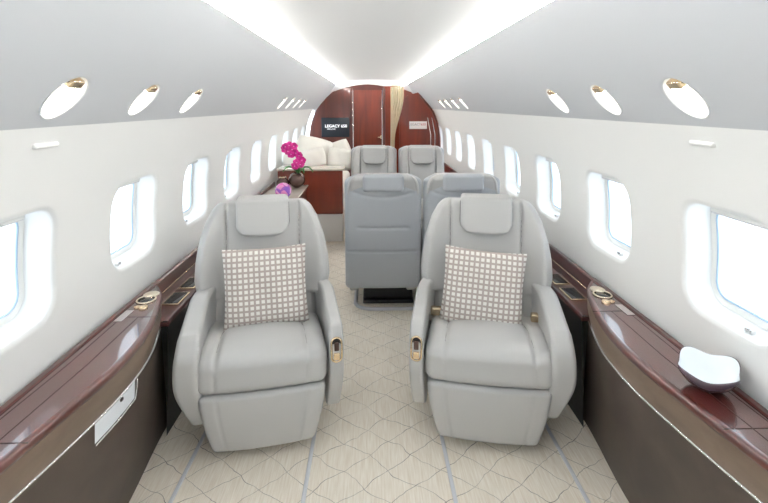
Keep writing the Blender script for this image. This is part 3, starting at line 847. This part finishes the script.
# ------------------------------------------------------------- left counter with flowers
t = empty('sideboard', (-.87, 4.5, 0), 'low sideboard with pale stone top under the left windows', 'sideboard')
b = MB(); b.rbox((-.165, -.58, .02), (.175, .47, .60), .01, (2, 4, 3)); b.build('body', M['bulkd'], t)
b = MB(); b.rbox((-.168, -.60, .60), (.195, .48, .622), .008, (2, 4, 1)); b.build('countertop', M['counter'], t)
b = MB(); b.rbox((-.168, -.60, .6225), (-.150, .48, .655), .004, (1, 4, 1)); b.build('back_rail', M['trayw'], t)
ZC = .6235
def vase(name, label, loc, prof, m, cat='vase'):
    b = MB(); b.lathe(prof, 32); o = b.build(name, m); o.location = loc; return tag(o, label, cat)
sph = lambda r, h0, k=14, top=.35: [(max(.0001, r * sin(pi * (1 - i / k) * (1) + 0)) if i else .02, r - r * cos(pi * i / k)) for i in range(0, k - 1)]
v1 = vase('round_vase', 'dark bronze globe vase holding the magenta orchid', (-.765, 4.78, ZC), [(.025, .0)] + [(.085 * sin(pi * i / 14), .08 - .08 * cos(pi * i / 14)) for i in range(2, 13)] + [(.034, .15), (.03, .13)], M['bronzevase'])
v2 = vase('round_vase', 'small dark bronze bowl vase left of the orchid vase', (-.895, 4.72, ZC), [(.022, .0)] + [(.062 * sin(pi * i / 14), .058 - .058 * cos(pi * i / 14)) for i in range(2, 12)] + [(.036, .11), (.03, .09)], M['bronzevase'])
b = MB(); b.lathe([(.034, .11), (.038, .113), (.038, .119), (.030, .119)], 28); b.build('gold_rim', M['brass'], v2)
v3 = vase('faceted_ball', 'pink and violet glass ball on the sideboard nearest the left front seat', (-.80, 4.22, ZC), [(.02, .0)] + [(.072 * sin(pi * i / 9), .072 - .072 * cos(pi * i / 9)) for i in range(1, 9)] + [(.0001, .144)], M['facet'], 'ornament')

# orchid
t = empty('orchid', (-.750, 4.78, ZC + .13), 'magenta orchid with arching stems in the dark globe vase', 'orchid')
b = MB()
stems = []
for k, (dx, dy, h) in enumerate(((-.10, -.02, .30), (.00, -.05, .18), (-.04, .03, .26))):
    P = [(dx * q * q, dy * q, h * sin(q * 1.9) / sin(1.55) * 1.0 - .02) for q in [i / 10 for i in range(11)]]
    stems.append(P); b.tube(P, .004, 6)
b.build('stem', M['stem'], t)
def leaf(L, w, az, droop):
    vs = []; fs = []; n = 10
    for i in range(n + 1):
        q = i / n; ww = w * sin(pi * min(.98, q * .94 + .06)) ** .7; r = L * q; z = .10 * sin(q * 2.2) - droop * q * q
        for sd in (-1, 0, 1): vs.append((r * cos(az) - sd * ww * sin(az), r * sin(az) + sd * ww * cos(az), z + (.012 if sd else 0)))
    for i in range(n):
        for j in (0, 1): a = i * 3 + j; fs.append((a, a + 1, a + 4, a + 3))
    return vs, fs
for az, L in ((-.3, .16), (1.9, .14), (3.4, .15), (5.2, .17)):
    v, f = leaf(L, .024, az, .05); o = mesh('leaf', v, f, M['green'], t); md = o.modifiers.new('s', 'SOLIDIFY'); md.thickness = .003
def flower(c, nrm, r):
    nrm = Vector(nrm).normalized(); u = nrm.orthogonal().normalized(); w = nrm.cross(u); vs = []; fs = []
    for p in range(5):
        a0 = 2 * pi * p / 5; wid = .5 if p % 2 == 0 else .62; o = len(vs); n = 6
        for i in range(n + 1):
            q = i / n
            for sd in (-1, -.5, 0, .5, 1):
                a = a0; rr = r * (.08 + .92 * q); ww = r * wid * sin(pi * (q * .9 + .05)) ** .6 * sd
                P = Vector(c) + (u * cos(a) + w * sin(a)) * rr + (-u * sin(a) + w * cos(a)) * ww + nrm * (.25 * r * q * (1 - q) - .12 * r * sd * sd)
                vs.append(P)
        for i in range(n):
            for j in range(4): a = o + i * 5 + j; fs.append((a, a + 1, a + 6, a + 5))
    return vs, fs
random.seed(11)
spots = [(-.115, -.03, .285), (-.075, -.05, .30), (-.045, -.06, .262), (-.09, -.04, .242), (-.03, -.05, .292), (-.01, -.06, .225), (.02, -.06, .20), (-.055, -.07, .215),
         (.0, -.08, .135), (.035, -.08, .115), (-.02, -.09, .10), (.05, -.07, .155), (-.13, -.02, .262)]
for c in spots:
    nr = (random.uniform(-.5, .5), -1, random.uniform(-.3, .5))
    v, f = flower(c, nr, .040); o = mesh('flower', v, f, M['magenta'], t); md = o.modifiers.new('s', 'SOLIDIFY'); md.thickness = .0015
    b = MB(); b.lathe([(.0001, -.005), (.006, -.002), (.007, .003), (.0001, .007)], 10, (c[0], c[1] - .01, c[2])); b.build('flower_centre', M['orchid_lip'], o)

# ------------------------------------------------------------- divan with cushions at the far left
t = empty('divan', (-.66, 6.0, 0), 'cream divan with polished red wood end panel at the far left', 'sofa')
def loc(*a): return a
b = MB(); b.rbox((-.34, -1.0, .30), (.34, -.955, .765), .012, (2, 1, 2)); b.build('end_panel', M['bulk'], t)
b = MB(); b.rbox((-.34, -.99, .0), (.335, -.95, .30), .008, (2, 1, 2)); b.build('kick_panel', M['white'], t)
b = MB(); b.rbox((-.345, -1.01, .765), (.36, -.62, .79), .01, (2, 2, 1)); b.build('end_cap', M['counter'], t)
b = MB(); b.rbox((-.33, -.95, .0), (.33, 1.0, .36), .03, (3, 6, 3)); b.build('base', M['cream'], t)
b = MB(); b.rbox((-.30, -.60, .36), (.33, 1.0, .50), .05, (6, 10, 3), None, 4); b.build('divan_cushion', M['cream'], t)
b = MB(); b.rbox((-.36, -.60, .48), (-.18, 1.0, .92), .07, (4, 10, 6), None, 4); b.build('divan_backrest', M['cream'], t)
def mx(x, y, z, rx, ry, rz): return Matrix.Translation((x, y, z)) @ Matrix.Rotation(rz, 4, 'Z') @ Matrix.Rotation(rx, 4, 'X') @ Matrix.Rotation(ry, 4, 'Y')
pillow('cushion', 'large plump cream cushion on the divan, nearest the windows', .46, .44, .22, M['cream'], mx(-.70, 5.62, .87, R(-10), R(14), R(8)), 'cream cushions on the divan', .14)
pillow('cushion', 'cream cushion tilted against the others in the middle of the divan', .38, .36, .18, M['cream'], mx(-.42, 5.70, .85, R(-15), R(-22), R(-10)), 'cream cushions on the divan', .14)
pillow('cushion', 'low cream cushion nearest the aisle on the divan', .30, .26, .16, M['cream'], mx(-.37, 5.36, .85, R(-20), R(8), R(5)), 'cream cushions on the divan', .14)
pillow('cushion', 'small white round edged cushion at the aisle end of the divan beside the bulkhead', .30, .24, .15, M['cream'], mx(-.66, 5.30, .86, R(-8), R(-12), R(12)), 'cream cushions on the divan', .14)
